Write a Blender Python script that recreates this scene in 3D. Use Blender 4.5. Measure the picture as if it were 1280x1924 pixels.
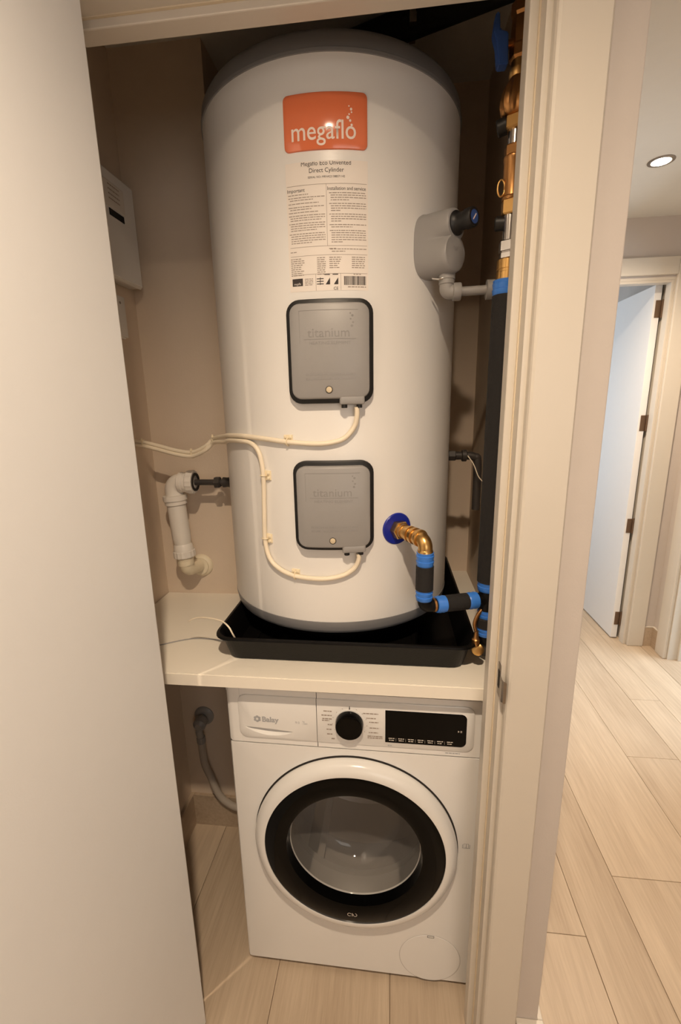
import bpy, bmesh, math, random
from mathutils import Vector, Matrix
random.seed(7)
PI = math.pi
for _o in list(bpy.data.objects): bpy.data.objects.remove(_o)
S = bpy.context.scene
COL = S.collection

# ------------------------------------------------------------------ camera
cam_d = bpy.data.cameras.new('camera'); cam = bpy.data.objects.new('camera', cam_d); COL.objects.link(cam)
yaw, pit, rol, FPX = -0.116334, 0.230437, -0.020038, 842.343
F = Vector((math.sin(yaw)*math.cos(pit), math.cos(yaw)*math.cos(pit), -math.sin(pit)))
R = Vector((math.cos(yaw), -math.sin(yaw), 0)); U = R.cross(F)
R2 = R*math.cos(rol) + U*math.sin(rol); U2 = U*math.cos(rol) - R*math.sin(rol)
M = Matrix(((R2.x, U2.x, -F.x), (R2.y, U2.y, -F.y), (R2.z, U2.z, -F.z))).to_4x4()
M.translation = Vector((0.06711, -0.82599, 1.47458)); cam.matrix_world = M
cam_d.sensor_fit = 'HORIZONTAL'; cam_d.sensor_width = 36; cam_d.lens = FPX/1280*36
cam_d.clip_start = 0.02; cam_d.clip_end = 50
S.camera = cam

# ------------------------------------------------------------------ light and exposure
S.view_settings.view_transform = 'Standard'; S.view_settings.look = 'None'
S.view_settings.gamma = 1; S.view_settings.use_curve_mapping = False
S.view_settings.exposure = 0.24
W = bpy.data.worlds.new('world'); S.world = W; W.use_nodes = True
W.node_tree.nodes['Background'].inputs[0].default_value = (1, .9, .78, 1)
W.node_tree.nodes['Background'].inputs[1].default_value = 0.02
WARM = (1.0, .785, .565); COOL = (.74, .88, 1.0)
LAMP_W = 106.0                      # each recessed ceiling lamp
CEIL = 2.38
LAMPS = [(.04, -.88), (-1.15, -.88), (1.10, 1.31)]
def area(name, loc, rot, sx, sy, power, col):
    d = bpy.data.lights.new(name, 'AREA'); d.shape = 'RECTANGLE'; d.size = sx; d.size_y = sy
    d.energy = power; d.color = col
    o = bpy.data.objects.new(name, d); COL.objects.link(o); o.location = loc; o.rotation_euler = rot
    return o
# daylight entering through the windows of the two rooms beyond the hall
area('daylight_far_room', (.15, 3.0, 1.45), (0, -PI/2, 0), 1.4, 1.3, 11, COOL)
area('daylight_side_room', (3.6, 1.2, 1.45), (0, PI/2, 0), 1.5, 1.6, 80, COOL)
# fill light added behind the camera, set in a made-up hall window
area('fill_behind_camera', (.95, -2.95, 1.55), (-PI/2, 0, PI), 1.3, 1.25, 12, (1, .93, .86))

# ------------------------------------------------------------------ materials
def lin(c): return tuple(((v/255)/12.92 if v/255 <= .04045 else ((v/255+.055)/1.055)**2.4) for v in c)
def mat(name, rgb, rough=.5, metal=0., var=.04, scale=30, bump=0., bscale=200, coat=0., spec=.5):
    m = bpy.data.materials.new(name); m.use_nodes = True; nt = m.node_tree; b = nt.nodes['Principled BSDF']
    c = lin(rgb)
    tc = nt.nodes.new('ShaderNodeTexCoord'); n = nt.nodes.new('ShaderNodeTexNoise')
    n.inputs['Scale'].default_value = scale; n.inputs['Detail'].default_value = 3
    nt.links.new(tc.outputs['Object'], n.inputs['Vector'])
    mx = nt.nodes.new('ShaderNodeMix'); mx.data_type = 'RGBA'
    mx.inputs[6].default_value = tuple(v*(1-var) for v in c)+(1,); mx.inputs[7].default_value = tuple(min(1, v*(1+var)) for v in c)+(1,)
    nt.links.new(n.outputs['Fac'], mx.inputs[0]); nt.links.new(mx.outputs[2], b.inputs['Base Color'])
    b.inputs['Roughness'].default_value = rough; b.inputs['Metallic'].default_value = metal
    b.inputs['Specular IOR Level'].default_value = spec
    if coat: b.inputs['Coat Weight'].default_value = coat; b.inputs['Coat Roughness'].default_value = .08
    if bump:
        n2 = nt.nodes.new('ShaderNodeTexNoise'); n2.inputs['Scale'].default_value = bscale; n2.inputs['Detail'].default_value = 2
        nt.links.new(tc.outputs['Object'], n2.inputs['Vector'])
        bp = nt.nodes.new('ShaderNodeBump'); bp.inputs['Strength'].default_value = bump; bp.inputs['Distance'].default_value = .002
        nt.links.new(n2.outputs['Fac'], bp.inputs['Height']); nt.links.new(bp.outputs['Normal'], b.inputs['Normal'])
    return m
def glass_mat(name, tint, rough=.02, painted_haze=.10):
    m = bpy.data.materials.new(name); m.use_nodes = True; nt = m.node_tree; nt.nodes.clear()
    o = nt.nodes.new('ShaderNodeOutputMaterial'); t = nt.nodes.new('ShaderNodeBsdfTransparent'); t.inputs[0].default_value = tint+(1,)
    g = nt.nodes.new('ShaderNodeBsdfGlossy'); g.inputs['Roughness'].default_value = rough
    f = nt.nodes.new('ShaderNodeFresnel'); f.inputs[0].default_value = 1.5; x = nt.nodes.new('ShaderNodeMixShader')
    nt.links.new(f.outputs[0], x.inputs[0]); nt.links.new(t.outputs[0], x.inputs[1]); nt.links.new(g.outputs[0], x.inputs[2])
    pd = nt.nodes.new('ShaderNodeBsdfDiffuse'); pd.inputs[0].default_value = (.8, .78, .75, 1); x2 = nt.nodes.new('ShaderNodeMixShader'); x2.inputs[0].default_value = painted_haze  # diffuse share lightens the glass in place of room reflections
    nt.links.new(x.outputs[0], x2.inputs[1]); nt.links.new(pd.outputs[0], x2.inputs[2]); nt.links.new(x2.outputs[0], o.inputs[0]); return m
def emit(name, rgb, s):
    m = bpy.data.materials.new(name); m.use_nodes = True; nt = m.node_tree; b = nt.nodes['Principled BSDF']
    b.inputs['Base Color'].default_value = (.8, .8, .8, 1); b.inputs['Emission Color'].default_value = rgb+(1,); b.inputs['Emission Strength'].default_value = s
    return m
def oak(name, dark, light):
    m = bpy.data.materials.new(name); m.use_nodes = True; nt = m.node_tree; b = nt.nodes['Principled BSDF']
    L = nt.links.new; N = nt.nodes.new
    tc = N('ShaderNodeTexCoord'); oi = N('ShaderNodeObjectInfo'); add = N('ShaderNodeVectorMath'); add.operation = 'ADD'
    mul = N('ShaderNodeVectorMath'); mul.operation = 'SCALE'; mul.inputs['Scale'].default_value = 7.3
    cmb = N('ShaderNodeCombineXYZ'); L(oi.outputs['Random'], cmb.inputs[0]); L(oi.outputs['Random'], cmb.inputs[1]); L(cmb.outputs[0], mul.inputs[0])
    L(tc.outputs['Object'], add.inputs[0]); L(mul.outputs[0], add.inputs[1])
    mp = N('ShaderNodeMapping'); mp.inputs['Scale'].default_value = (62, 3.0, 62); L(add.outputs[0], mp.inputs[0])
    n = N('ShaderNodeTexNoise'); n.inputs['Scale'].default_value = 1.6; n.inputs['Detail'].default_value = 6; n.inputs['Roughness'].default_value = .65
    L(mp.outputs[0], n.inputs['Vector'])
    mp2 = N('ShaderNodeMapping'); mp2.inputs['Scale'].default_value = (9, .9, 9); L(add.outputs[0], mp2.inputs[0])
    n2 = N('ShaderNodeTexNoise'); n2.inputs['Scale'].default_value = 1.2; n2.inputs['Detail'].default_value = 3; n2.inputs['Distortion'].default_value = 1.2
    L(mp2.outputs[0], n2.inputs['Vector'])
    ma = N('ShaderNodeMath'); ma.operation = 'MULTIPLY_ADD'; L(n.outputs['Fac'], ma.inputs[0]); ma.inputs[1].default_value = .6
    mb = N('ShaderNodeMath'); mb.operation = 'MULTIPLY'; L(n2.outputs['Fac'], mb.inputs[0]); mb.inputs[1].default_value = .4; L(mb.outputs[0], ma.inputs[2])
    mc = N('ShaderNodeMath'); mc.operation = 'MULTIPLY_ADD'; L(oi.outputs['Random'], mc.inputs[0]); mc.inputs[1].default_value = .16; L(ma.outputs[0], mc.inputs[2])
    cr = N('ShaderNodeValToRGB'); cr.color_ramp.elements[0].position = .30; cr.color_ramp.elements[0].color = lin(dark)+(1,)
    cr.color_ramp.elements[1].position = .78; cr.color_ramp.elements[1].color = lin(light)+(1,)
    L(mc.outputs[0], cr.inputs[0]); L(cr.outputs[0], b.inputs['Base Color'])
    bp = N('ShaderNodeBump'); bp.inputs['Strength'].default_value = .12; bp.inputs['Distance'].default_value = .001
    L(n.outputs['Fac'], bp.inputs['Height']); L(bp.outputs[0], b.inputs['Normal'])
    b.inputs['Roughness'].default_value = .42
    return m
M_TAUPE = mat('taupe_wall_paint', (217, 200, 181), .85, var=.02, bump=.15, bscale=260)
M_HALL = mat('hall_wall_paint', (202, 194, 188), .8, var=.02, bump=.15, bscale=260)
M_CEIL = mat('ceiling_paint', (214, 212, 206), .9, var=.02, bump=.1)
M_TRIM = mat('white_satin_trim', (210, 203, 192), .38, var=.01)
M_DOOR = mat('white_door_paint', (236, 238, 241), .5, var=.01, bump=.05, bscale=300)
M_OAK = oak('pale_oak', (166, 146, 124), (208, 190, 167))
M_OAKB = oak('oak_skirting', (160, 140, 118), (196, 178, 156))
M_JOINT = mat('floor_joint', (110, 88, 66), .8)
M_WHITE = mat('white_steel', (236, 234, 231), .32, var=.008, bump=.03, bscale=120)
M_APPL = mat('appliance_white', (234, 233, 231), .28, var=.008)
M_APPL2 = mat('appliance_white_plastic', (229, 228, 226), .2, var=.008)
M_GREY = mat('grey_plastic', (128, 128, 130), .45, var=.02)
M_GREYL = mat('light_grey_plastic', (150, 148, 147), .42, var=.02, bump=.03, bscale=500)
M_PIPEG = mat('grey_pipe_plastic', (148, 145, 142), .4, var=.02)
M_BLACK = mat('black_rubber', (22, 21, 21), .45, var=.05)
M_FOAM = mat('black_foam', (27, 25, 25), .85, var=.12, scale=120, bump=.35, bscale=300)
M_TRAY = mat('black_tray_plastic', (11, 10, 10), .42, var=.06, spec=.22, bump=.12, bscale=500)
M_GLOSSB = mat('gloss_black', (5, 5, 5), .10, var=.02, spec=.12)
M_ORANGE = mat('orange_enamel', (232, 124, 82), .13, var=.01, coat=.3)
M_PRINTW = mat('white_print', (250, 232, 222), .5)
M_PAPER = mat('label_film', (240, 232, 224), .5, var=.01)
M_INK = mat('dark_ink', (58, 50, 48), .7)
M_INKL = mat('faint_ink', (160, 147, 137), .7)
M_INKG = mat('grey_print', (172, 174, 178), .5)
M_CABLE = mat('cream_cable', (240, 228, 206), .45, var=.02)
M_CLIP = mat('cream_nylon', (240, 226, 196), .4, var=.03)
M_WASTE = mat('white_waste_plastic', (232, 226, 218), .4, var=.02)
M_WASTE2 = mat('ivory_waste_plastic', (232, 220, 194), .45, var=.03)
M_DARKP = mat('dark_pipe', (58, 54, 52), .5, var=.08)
M_BRASS = mat('brass', (214, 172, 108), .3, 1., var=.10, scale=60)
M_BRASSD = mat('aged_brass', (184, 136, 86), .36, 1., var=.16, scale=50)
M_CHROME = mat('chrome', (200, 196, 192), .22, 1., var=.03)
M_STEEL = mat('brushed_steel', (150, 142, 134), .38, 1., var=.06, scale=80)
M_HINGE = mat('bronzed_hinge', (124, 102, 84), .4, .8, var=.08)
M_BLUE = mat('blue_tape', (56, 122, 214), .35, var=.06, scale=80, bump=.2, bscale=120)
M_BLUED = mat('dark_blue_plastic', (24, 40, 150), .38, var=.04)
M_BLUEH = mat('blue_handle', (52, 84, 150), .4, var=.05)
M_WTOP = mat('white_laminate', (240, 234, 222), .36, var=.01)
M_GLASS = glass_mat('door_glass', (.94, .93, .92))
M_DRUM = mat('drum_steel', (196, 190, 184), .5, .6, var=.06, scale=14)
M_GASK = mat('grey_door_seal', (132, 128, 124), .5)
M_RECSHADE = mat('recess_shade', (40, 36, 33), .8)  # dark colour painting shade into holes, gaps and seams
M_EMIT = emit('lamp_glow', (1., .86, .66), 30)

# ------------------------------------------------------------------ helpers
def wloc(o):
    v = Vector((0, 0, 0))
    while o: v += Vector(o.location); o = o.parent
    return v
def link(name, bm, m, parent=None, smooth=None, origin=None):
    """bm holds world coordinates; becomes ONE mesh object with its origin at the parent's or at origin"""
    base = wloc(parent) if parent else Vector(origin) if origin else Vector((0, 0, 0))
    bmesh.ops.translate(bm, verts=bm.verts, vec=-base)
    me = bpy.data.meshes.new(name); bm.normal_update(); bm.to_mesh(me); bm.free()
    if m: me.materials.append(m)
    if smooth is not None:
        for p in me.polygons: p.use_smooth = True
        me.set_sharp_from_angle(angle=math.radians(smooth))
    o = bpy.data.objects.new(name, me); COL.objects.link(o)
    if parent: o.parent = parent
    else: o.location = base
    return o
def thing(name, label, cat, loc, group=None):
    o = bpy.data.objects.new(name, None); COL.objects.link(o); o.location = loc; o.empty_display_size = .05
    o['label'] = label; o['category'] = cat
    if group: o['group'] = group
    return o
def tag(o, label, cat, group=None):
    o['label'] = label; o['category'] = cat
    if group: o['group'] = group
    return o
def struct(o, label=None):
    o['kind'] = 'structure'
    if label: o['label'] = label
    return o
def NB(): return bmesh.new()
def box(bm, x0, x1, y0, y1, z0, z1, bev=0., seg=2):
    r = bmesh.ops.create_cube(bm, size=1)
    vs = r['verts']
    for v in vs:
        v.co = Vector(((x0+x1)/2+v.co.x*(x1-x0), (y0+y1)/2+v.co.y*(y1-y0), (z0+z1)/2+v.co.z*(z1-z0)))
    if bev:
        es = list({e for v in vs for e in v.link_edges})
        bmesh.ops.bevel(bm, geom=es, offset=bev, segments=seg, affect='EDGES', profile=.5)
    return bm
def bx(*a, **k): return box(NB(), *a, **k)
def frame(d, up=None):
    d = Vector(d).normalized(); up = Vector(up) if up else (Vector((0, 0, 1)) if abs(d.z) < .9 else Vector((1, 0, 0)))
    x = up.cross(d).normalized(); y = d.cross(x); return x, y, d
def ring(bm, c, x, y, r, n, ph=0., ry=None):
    ry = r if ry is None else ry
    return [bm.verts.new(Vector(c)+x*(r*math.cos(2*PI*i/n+ph))+y*(ry*math.sin(2*PI*i/n+ph))) for i in range(n)]
def bridge(bm, a, b):
    n = len(a)
    for i in range(n): bm.faces.new((a[i], a[(i+1) % n], b[(i+1) % n], b[i]))
def lathe(bm, p0, d, prof, n=24, cap0=True, cap1=True, ph=0.):
    """prof = [(distance along d, radius)]"""
    x, y, d = frame(d); p0 = Vector(p0); prev = None
    for k, (t, r) in enumerate(prof):
        rg = ring(bm, p0+d*t, x, y, max(r, 1e-5), n, ph)
        if prev: bridge(bm, prev, rg)
        elif cap0: bm.faces.new(list(reversed(rg)))
        prev = rg
    if cap1: bm.faces.new(prev)
    return bm
def lth(p0, d, prof, n=24, **k): return lathe(NB(), p0, d, prof, n, **k)
def cyl2(bm, p, q, r, n=20, bev=.001):
    L = (Vector(q)-Vector(p)).length
    return lathe(bm, p, Vector(q)-Vector(p), [(0, r-bev), (bev, r), (L-bev, r), (L, r-bev)], n)
def smooth_pts(pts, k=8):
    P = [Vector(p) for p in pts]; out = []
    for i in range(len(P)-1):
        a = P[max(i-1, 0)]; b = P[i]; c = P[i+1]; d = P[min(i+2, len(P)-1)]
        for j in range(k):
            t = j/k
            out.append(.5*((2*b)+(c-a)*t+(2*a-5*b+4*c-d)*t*t+(3*b-a-3*c+d)*t**3))
    out.append(P[-1]); return out
def tube(bm, pts, r, n=10, k=8):
    P = smooth_pts(pts, k) if k else [Vector(p) for p in pts]; prev = None
    d0 = (P[1]-P[0]).normalized(); x, y, _ = frame(d0)
    for i, p in enumerate(P):
        d = (P[min(i+1, len(P)-1)]-P[max(i-1, 0)]).normalized()
        x = (x-d*x.dot(d)).normalized(); y = d.cross(x)
        rg = ring(bm, p, x, y, r, n)
        if prev: bridge(bm, prev, rg)
        else: bm.faces.new(list(reversed(rg)))
        prev = rg
    bm.faces.new(prev); return bm
def arc_pts(c, a, b, r, n=8):
    """quarter bend with centre line from c+a*? : starts at direction a, ends at direction b (unit vectors from corner c), bend radius r"""
    c, a, b = Vector(c), Vector(a), Vector(b); o = c+a*r+b*r
    return [o-b*r*math.cos(t*PI/2/n)-a*r*math.sin(t*PI/2/n) for t in range(n+1)]
def text_bm(s, size, mp, align='CENTER', bold=0., sub=0, sx=1.):
    cu = bpy.data.curves.new('text', 'FONT'); cu.body = s; cu.size = size; cu.align_x = align; cu.offset = bold; cu.resolution_u = 4
    ob = bpy.data.objects.new('text', cu); me = bpy.data.meshes.new_from_object(ob)
    bm = NB(); bm.from_mesh(me); bpy.data.objects.remove(ob); bpy.data.curves.remove(cu); bpy.data.meshes.remove(me)
    for v in bm.verts: v.co = mp(v.co.x*sx, v.co.y)
    return bm
def join(bm, other):
    me = bpy.data.meshes.new('tmp'); other.to_mesh(me); other.free(); bm.from_mesh(me); bpy.data.meshes.remove(me); return bm
def quad(bm, mp, x0, x1, z0, z1, nx=1):
    for i in range(nx):
        a = x0+(x1-x0)*i/nx; b = x0+(x1-x0)*(i+1)/nx
        bm.faces.new([bm.verts.new(mp(*p)) for p in ((a, z0), (b, z0), (b, z1), (a, z1))])
def bars(bm, mp, x0, x1, z, h, rnd, last=1.):
    """a line of fine print: word-long strips"""
    x = x0; xe = x0+(x1-x0)*last
    while x < xe-.001:
        w = min(rnd.uniform(.0025, .0085), xe-x); quad(bm, mp, x, x+w, z, z+h); x += w+.0012
def rr_cols(w, h, rad, nx=14, nc=6):
    """columns (x, z half height) of a rounded rectangle centred on 0"""
    xs = []
    for i in range(nc+1):
        a = PI/2*i/nc; xs.append((-w/2+rad-rad*math.cos(a), h/2-rad+rad*math.sin(a)))
    x0, x1 = -w/2+rad, w/2-rad
    for i in range(1, nx): xs.append((x0+(x1-x0)*i/nx, h/2))
    for i in range(nc+1):
        a = PI/2*(1-i/nc); xs.append((w/2-rad+rad*math.cos(a), h/2-rad+rad*math.sin(a)))
    return xs
def panel(mp, w, h, rad, d0, d1, bev=.002, xc=0., zc=0., nx=14, dome=0.):
    """rounded slab; mp(x, z, depth) -> world; back open at d0, front at d1"""
    bm = NB()
    def loop(w, h, rad, d):
        c = rr_cols(w, h, max(rad, .0005), nx)
        top = [bm.verts.new(mp(xc+x, zc+z, d)) for x, z in c]; bot = [bm.verts.new(mp(xc+x, zc-z, d)) for x, z in c]
        return top, bot
    L = [loop(w, h, rad, d0), loop(w, h, rad, d1-bev)]
    if bev:
        L.append(loop(w-bev*.6, h-bev*.6, rad-bev*.3, d1-bev*.3)); L.append(loop(w-bev*2, h-bev*2, rad-bev, d1))
    for (a, b), (c, d) in zip(L, L[1:]):
        n = len(a)
        for i in range(n-1):
            bm.faces.new((a[i], a[i+1], c[i+1], c[i])); bm.faces.new((b[i+1], b[i], d[i], d[i+1]))
        bm.faces.new((b[0], a[0], c[0], d[0])); bm.faces.new((a[-1], b[-1], d[-1], c[-1]))
    a, b = L[-1]
    for i in range(len(a)-1): bm.faces.new((a[i], a[i+1], b[i+1], b[i]))
    bmesh.ops.remove_doubles(bm, verts=bm.verts, dist=1e-6)
    bmesh.ops.recalc_face_normals(bm, faces=bm.faces)
    return bm

# ------------------------------------------------------------------ room shell
BX = .4525; LX = -.646; RX = .332; BY = .7047; CC = 2.354      # boxing face, closet left, right, back, closet ceiling
floor = struct(link('floor', bx(-2.0, 3.7, -2.7, 4.3, -.06, -.004), M_JOINT))
px = [-.646, -.5215, -.2287, .071, .27, .4235, .6235, .7735, 1.071, 1.277, 1.42, 1.60, 1.8]
ends = {1: -.3, 5: .2045, 6: -.15, 7: .388, 8: .92, 9: 1.322, 10: .75}
for i in range(len(px)-1):
    a, b = px[i], px[i+1]; y = -1.45; cuts = [-1.45]
    e0 = ends.get(i, -.35+((i*.53) % 1.1)); L = 1.25
    e = e0-L*3
    while e < 3.6:
        if e > -1.4: cuts.append(e)
        e += L
    cuts.append(3.6)
    for y0, y1 in zip(cuts, cuts[1:]):
        if y1 - y0 < .02: continue
        z = random.uniform(-.0003, .0003)
        link('plank', box(NB(), a+.0006, b-.0006, y0+.0006, y1-.0006, -.004, z, bev=.0008, seg=1), M_OAK, floor)
link('plank_field', box(NB(), -2.0, -.648, -2.7, 0, -.004, -.0002), M_OAK, floor)
link('plank_field', box(NB(), -.648, 1.802, -2.7, -1.452, -.004, -.0002), M_OAK, floor)
link('plank_field', box(NB(), 1.802, 3.7, -2.7, 4.3, -.004, -.0002), M_OAK, floor)
struct(link('ceiling', bx(LX-.05, .36, 0, BY+.05, CC, CC+.05), M_CEIL))
struct(link('ceiling', bx(-2.0, 3.7, -2.7, 0, CEIL, CEIL+.05), M_CEIL))
struct(link('ceiling', bx(.36, 3.7, 0, 4.3, CEIL, CEIL+.05), M_CEIL))
struct(link('wall_left', bx(LX-.05, LX, 0, BY+.05, 0, CC), M_TAUPE))
struct(link('wall_back', bx(LX-.05, .36, BY, BY+.05, 0, CC), M_TAUPE))
struct(link('wall_right', bx(RX, .400, 0, 1.886, 0, CEIL), M_TAUPE))
struct(link('wall_boxing', bx(LX, -.402, BX, BY, 0, CC), M_TAUPE))
bm = NB(); box(bm, -2.0, -.442, -.065, 0, 0, CEIL); box(bm, -.442, .282, -.065, 0, 2.074, CEIL); box(bm, .282, .400, -.065, 0, 0, CEIL, bev=.002)
struct(link('wall_front', bm, M_HALL))
FY = 1.886
bm = NB(); box(bm, .400, .72, FY, FY+.1, 0, CEIL); box(bm, .72, 1.53, FY, FY+.1, 2.095, CEIL); box(bm, 1.53, 1.68, FY, FY+.1, 0, CEIL)
struct(link('wall_far', bm, M_HALL))
SX = 1.672
bm = NB(); box(bm, SX, SX+.1, 1.735, FY+2.4, 0, CEIL); box(bm, SX, SX+.1, -2.7, .93, 0, CEIL); box(bm, SX, SX+.1, .93, 1.735, 2.095, CEIL)
struct(link('wall_hall_right', bm, M_HALL))
bm = NB(); box(bm, -2.0, .3, -2.75, -2.7, 0, CEIL); box(bm, 1.6, 3.7, -2.75, -2.7, 0, CEIL); box(bm, .3, 1.6, -2.75, -2.7, 0, .92); box(bm, .3, 1.6, -2.75, -2.7, 2.17, CEIL)
struct(link('wall_behind', bm, M_HALL))
w1 = struct(link('added_window_1', bx(.3, 1.6, -2.74, -2.69, .92, .96), M_TRIM))  # made-up window, out of view, framing the added fill light
for a_ in ((.3, 1.6, 2.13, 2.17), (.3, .34, .96, 2.13), (1.56, 1.6, .96, 2.13), (.935, .965, .96, 2.13)): link('added_window_bar', bx(a_[0], a_[1], -2.74, -2.69, a_[2], a_[3]), M_TRIM, w1)
struct(link('wall_hall_left', bx(-2.05, -2.0, -2.75, 0, 0, CEIL), M_HALL))
struct(link('wall_far_room', bx(0, 3.7, 4.25, 4.3, 0, CEIL), M_HALL))
struct(link('wall_far_room_left', bx(0.0, .05, FY, 4.3, 0, CEIL), M_HALL))
struct(link('wall_far_room_front', bx(0.0, .40, FY, FY+.05, 0, CEIL), M_HALL))
struct(link('wall_side_room', bx(3.65, 3.7, -2.7, 4.3, 0, CEIL), M_HALL))
# skirting boards: wood-faced with a pale top strip
def skirting(name, x0, x1, y0, y1, h=.128, m=None):
    b = struct(link(name, bx(x0, x1, y0, y1, 0, h-.006), M_OAKB))
    link('top_strip', bx(x0, x1, y0, y1, h-.006, h, bev=.0015, seg=1), m or M_TRIM, b)
skirting('baseboard_left', LX, LX+.012, .0, BX, m=M_OAKB)
skirting('baseboard_back', LX+.012, -.40, BX-.012, BX, m=M_OAKB)
skirting('baseboard_front', .352, .412, -.077, -.065)
skirting('baseboard_right', .400, .412, -.065, FY)
skirting('baseboard_far', 1.612, SX-.012, FY-.012, FY)
skirting('baseboard_hall', SX-.012, SX, 1.81, FY)
# ------------------------------------------------------------------ closet door frame
t1 = struct(link('trim_1', bx(.268, .282, -.065, 0, 0, 2.06), M_TRIM), 'white right door lining with steel strike plate')
link('door_stop', bx(.254, .268, -.033, .0, 0, 2.046, bev=.002), M_TRIM, t1)
link('seal_strip', bx(.2660, .2682, -.0375, -.033, 0, 2.058), mat('cream_seal', (220, 206, 182), .6), t1)
def casing(parent, z0, z1, xi, xo, yw, yf):
    bm = NB(); sg = 1 if xo > xi else -1
    pr = [(xi, yw), (xi, yf+.006), (xi+sg*.002, yf+.002), (xi+sg*.006, yf), (xo-sg*.003, yf), (xo, yf+.003), (xo, yw)]
    a = [bm.verts.new((x, y, z0)) for x, y in pr]; b = [bm.verts.new((x, y, z1)) for x, y in pr]
    for i in range(len(pr)): bm.faces.new((a[i], a[(i+1) % len(pr)], b[(i+1) % len(pr)], b[i]))
    bm.faces.new(a); bm.faces.new(b); bmesh.ops.recalc_face_normals(bm, faces=bm.faces)
    return link('casing', bm, M_TRIM, parent)
casing(t1, 0, 2.14, .2765, .3482, -.065, -.085)
# strike plate on the lining, with its lip bent towards the hall
bm = NB(); box(bm, .2668, .2684, -.068, -.052, .9445, 1.010, bev=.0006, seg=1)
sp = link('strike_plate', bm, M_STEEL, t1)
link('latch_hole_shade', bx(.2660, .2669, -.0655, -.0555, .962, .996), M_RECSHADE, sp)  # dark block standing in for the shade inside the latch hole
bm = NB(); pts = [(.2668, -.066), (.2668, -.082), (.2690, -.0885), (.2735, -.0905)]
for (xa, ya), (xb, yb) in zip(pts, pts[1:]):
    bm.faces.new([bm.verts.new(p) for p in ((xa, ya, .9455), (xb, yb, .9475), (xb, yb, .988), (xa, ya, .990))])
bmesh.ops.remove_doubles(bm, verts=bm.verts, dist=1e-5); bmesh.ops.solidify(bm, geom=bm.faces[:], thickness=.0012)
link('lip', bm, M_STEEL, sp)
t2 = struct(link('trim_2', bx(-.442, -.428, -.065, 0, 0, 2.06), M_TRIM))
link('casing', bx(-.522, -.450, -.085, -.065, 0, 2.14, bev=.003), M_TRIM, t2)
t3 = struct(link('trim_3', bx(-.442, .282, -.065, 0, 2.060, 2.074), M_TRIM), 'white door head lining above the cupboard opening')
link('door_stop', bx(-.428, .268, -.033, .0, 2.046, 2.060, bev=.002), M_TRIM, t3)
link('seal_strip', bx(-.428, .268, -.0375, -.033, 2.0582, 2.0604), bpy.data.materials['cream_seal'], t3)
link('casing', bx(-.522, .3482, -.085, -.065, 2.0685, 2.140, bev=.003), M_TRIM, t3)
# the open leaf, swung a quarter turn into the hall
d1 = struct(link('door_1', bx(-.4400, -.378, -.785, -.0835, .008, 2.053, bev=.0015, seg=1), M_DOOR), 'plain white door leaf standing open towards the camera')
for z in (.22, 1.03, 1.83): link('hinge', lth((-.431, -.083, z), (0, 0, 1), [(0, .005), (.09, .005)], 10), M_STEEL, d1)

# ------------------------------------------------------------------ hall: far door and side door
t4 = struct(link('trim_4', bx(1.517, 1.53, FY, FY+.1, 0, 2.095), M_TRIM), 'white lining and casing of the far door')
link('casing', bx(1.522, 1.612, FY-.02, FY, 0, 2.19, bev=.004), M_TRIM, t4)
link('head_casing', bx(.64, 1.522, FY-.02, FY, 2.105, 2.19, bev=.004), M_TRIM, t4)
link('head_lining', bx(.72, 1.517, FY, FY+.1, 2.083, 2.095), M_TRIM, t4)
link('head_stop', bx(.733, 1.505, FY+.0, FY+.05, 2.070, 2.083, bev=.002), M_TRIM, t4)
link('door_stop', bx(1.504, 1.517, FY+.0, FY+.05, 0, 2.083, bev=.002), M_TRIM, t4)
d2 = struct(link('door_2', bx(1.464, 1.500, 1.957, 2.70, .008, 2.076, bev=.001, seg=1), M_DOOR), 'white door leaf standing open into the bright far room')
link('gap_shade', bx(1.5005, 1.5165, 1.985, 1.99, .0, 2.08), M_RECSHADE, d2)  # dark strip painted in for the shaded gap beside the hinges
for z in (1.955, 1.350, .744, .140):
    h = link('hinge', bx(1.474, 1.5035, 1.9535, 1.9572, z-.044, z+.044, bev=.0015, seg=1), M_HINGE, d2)
    link('pin', lth((1.5085, 1.951, z-.046), (0, 0, 1), [(0, .0055), (.002, .0062), (.09, .0062), (.092, .0055)], 10), M_HINGE, h)
    link('leaf_plate', bx(1.5125, 1.5168, 1.930, 1.955, z-.044, z+.044), M_HINGE, h)
t5 = struct(link('trim_5', bx(SX, SX+.1, 1.721, 1.735, 0, 2.095), M_TRIM), 'white door frame at the right end of the hall')
link('casing', bx(SX-.02, SX, 1.729, 1.815, 0, 2.18, bev=.004), M_TRIM, t5)
link('door_stop', bx(SX+.05, SX+.1, 1.708, 1.721, 0, 2.083, bev=.002), M_TRIM, t5)
link('head_casing', bx(SX-.02, SX, .85, 1.729, 2.10, 2.18, bev=.004), M_TRIM, t5)

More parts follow.
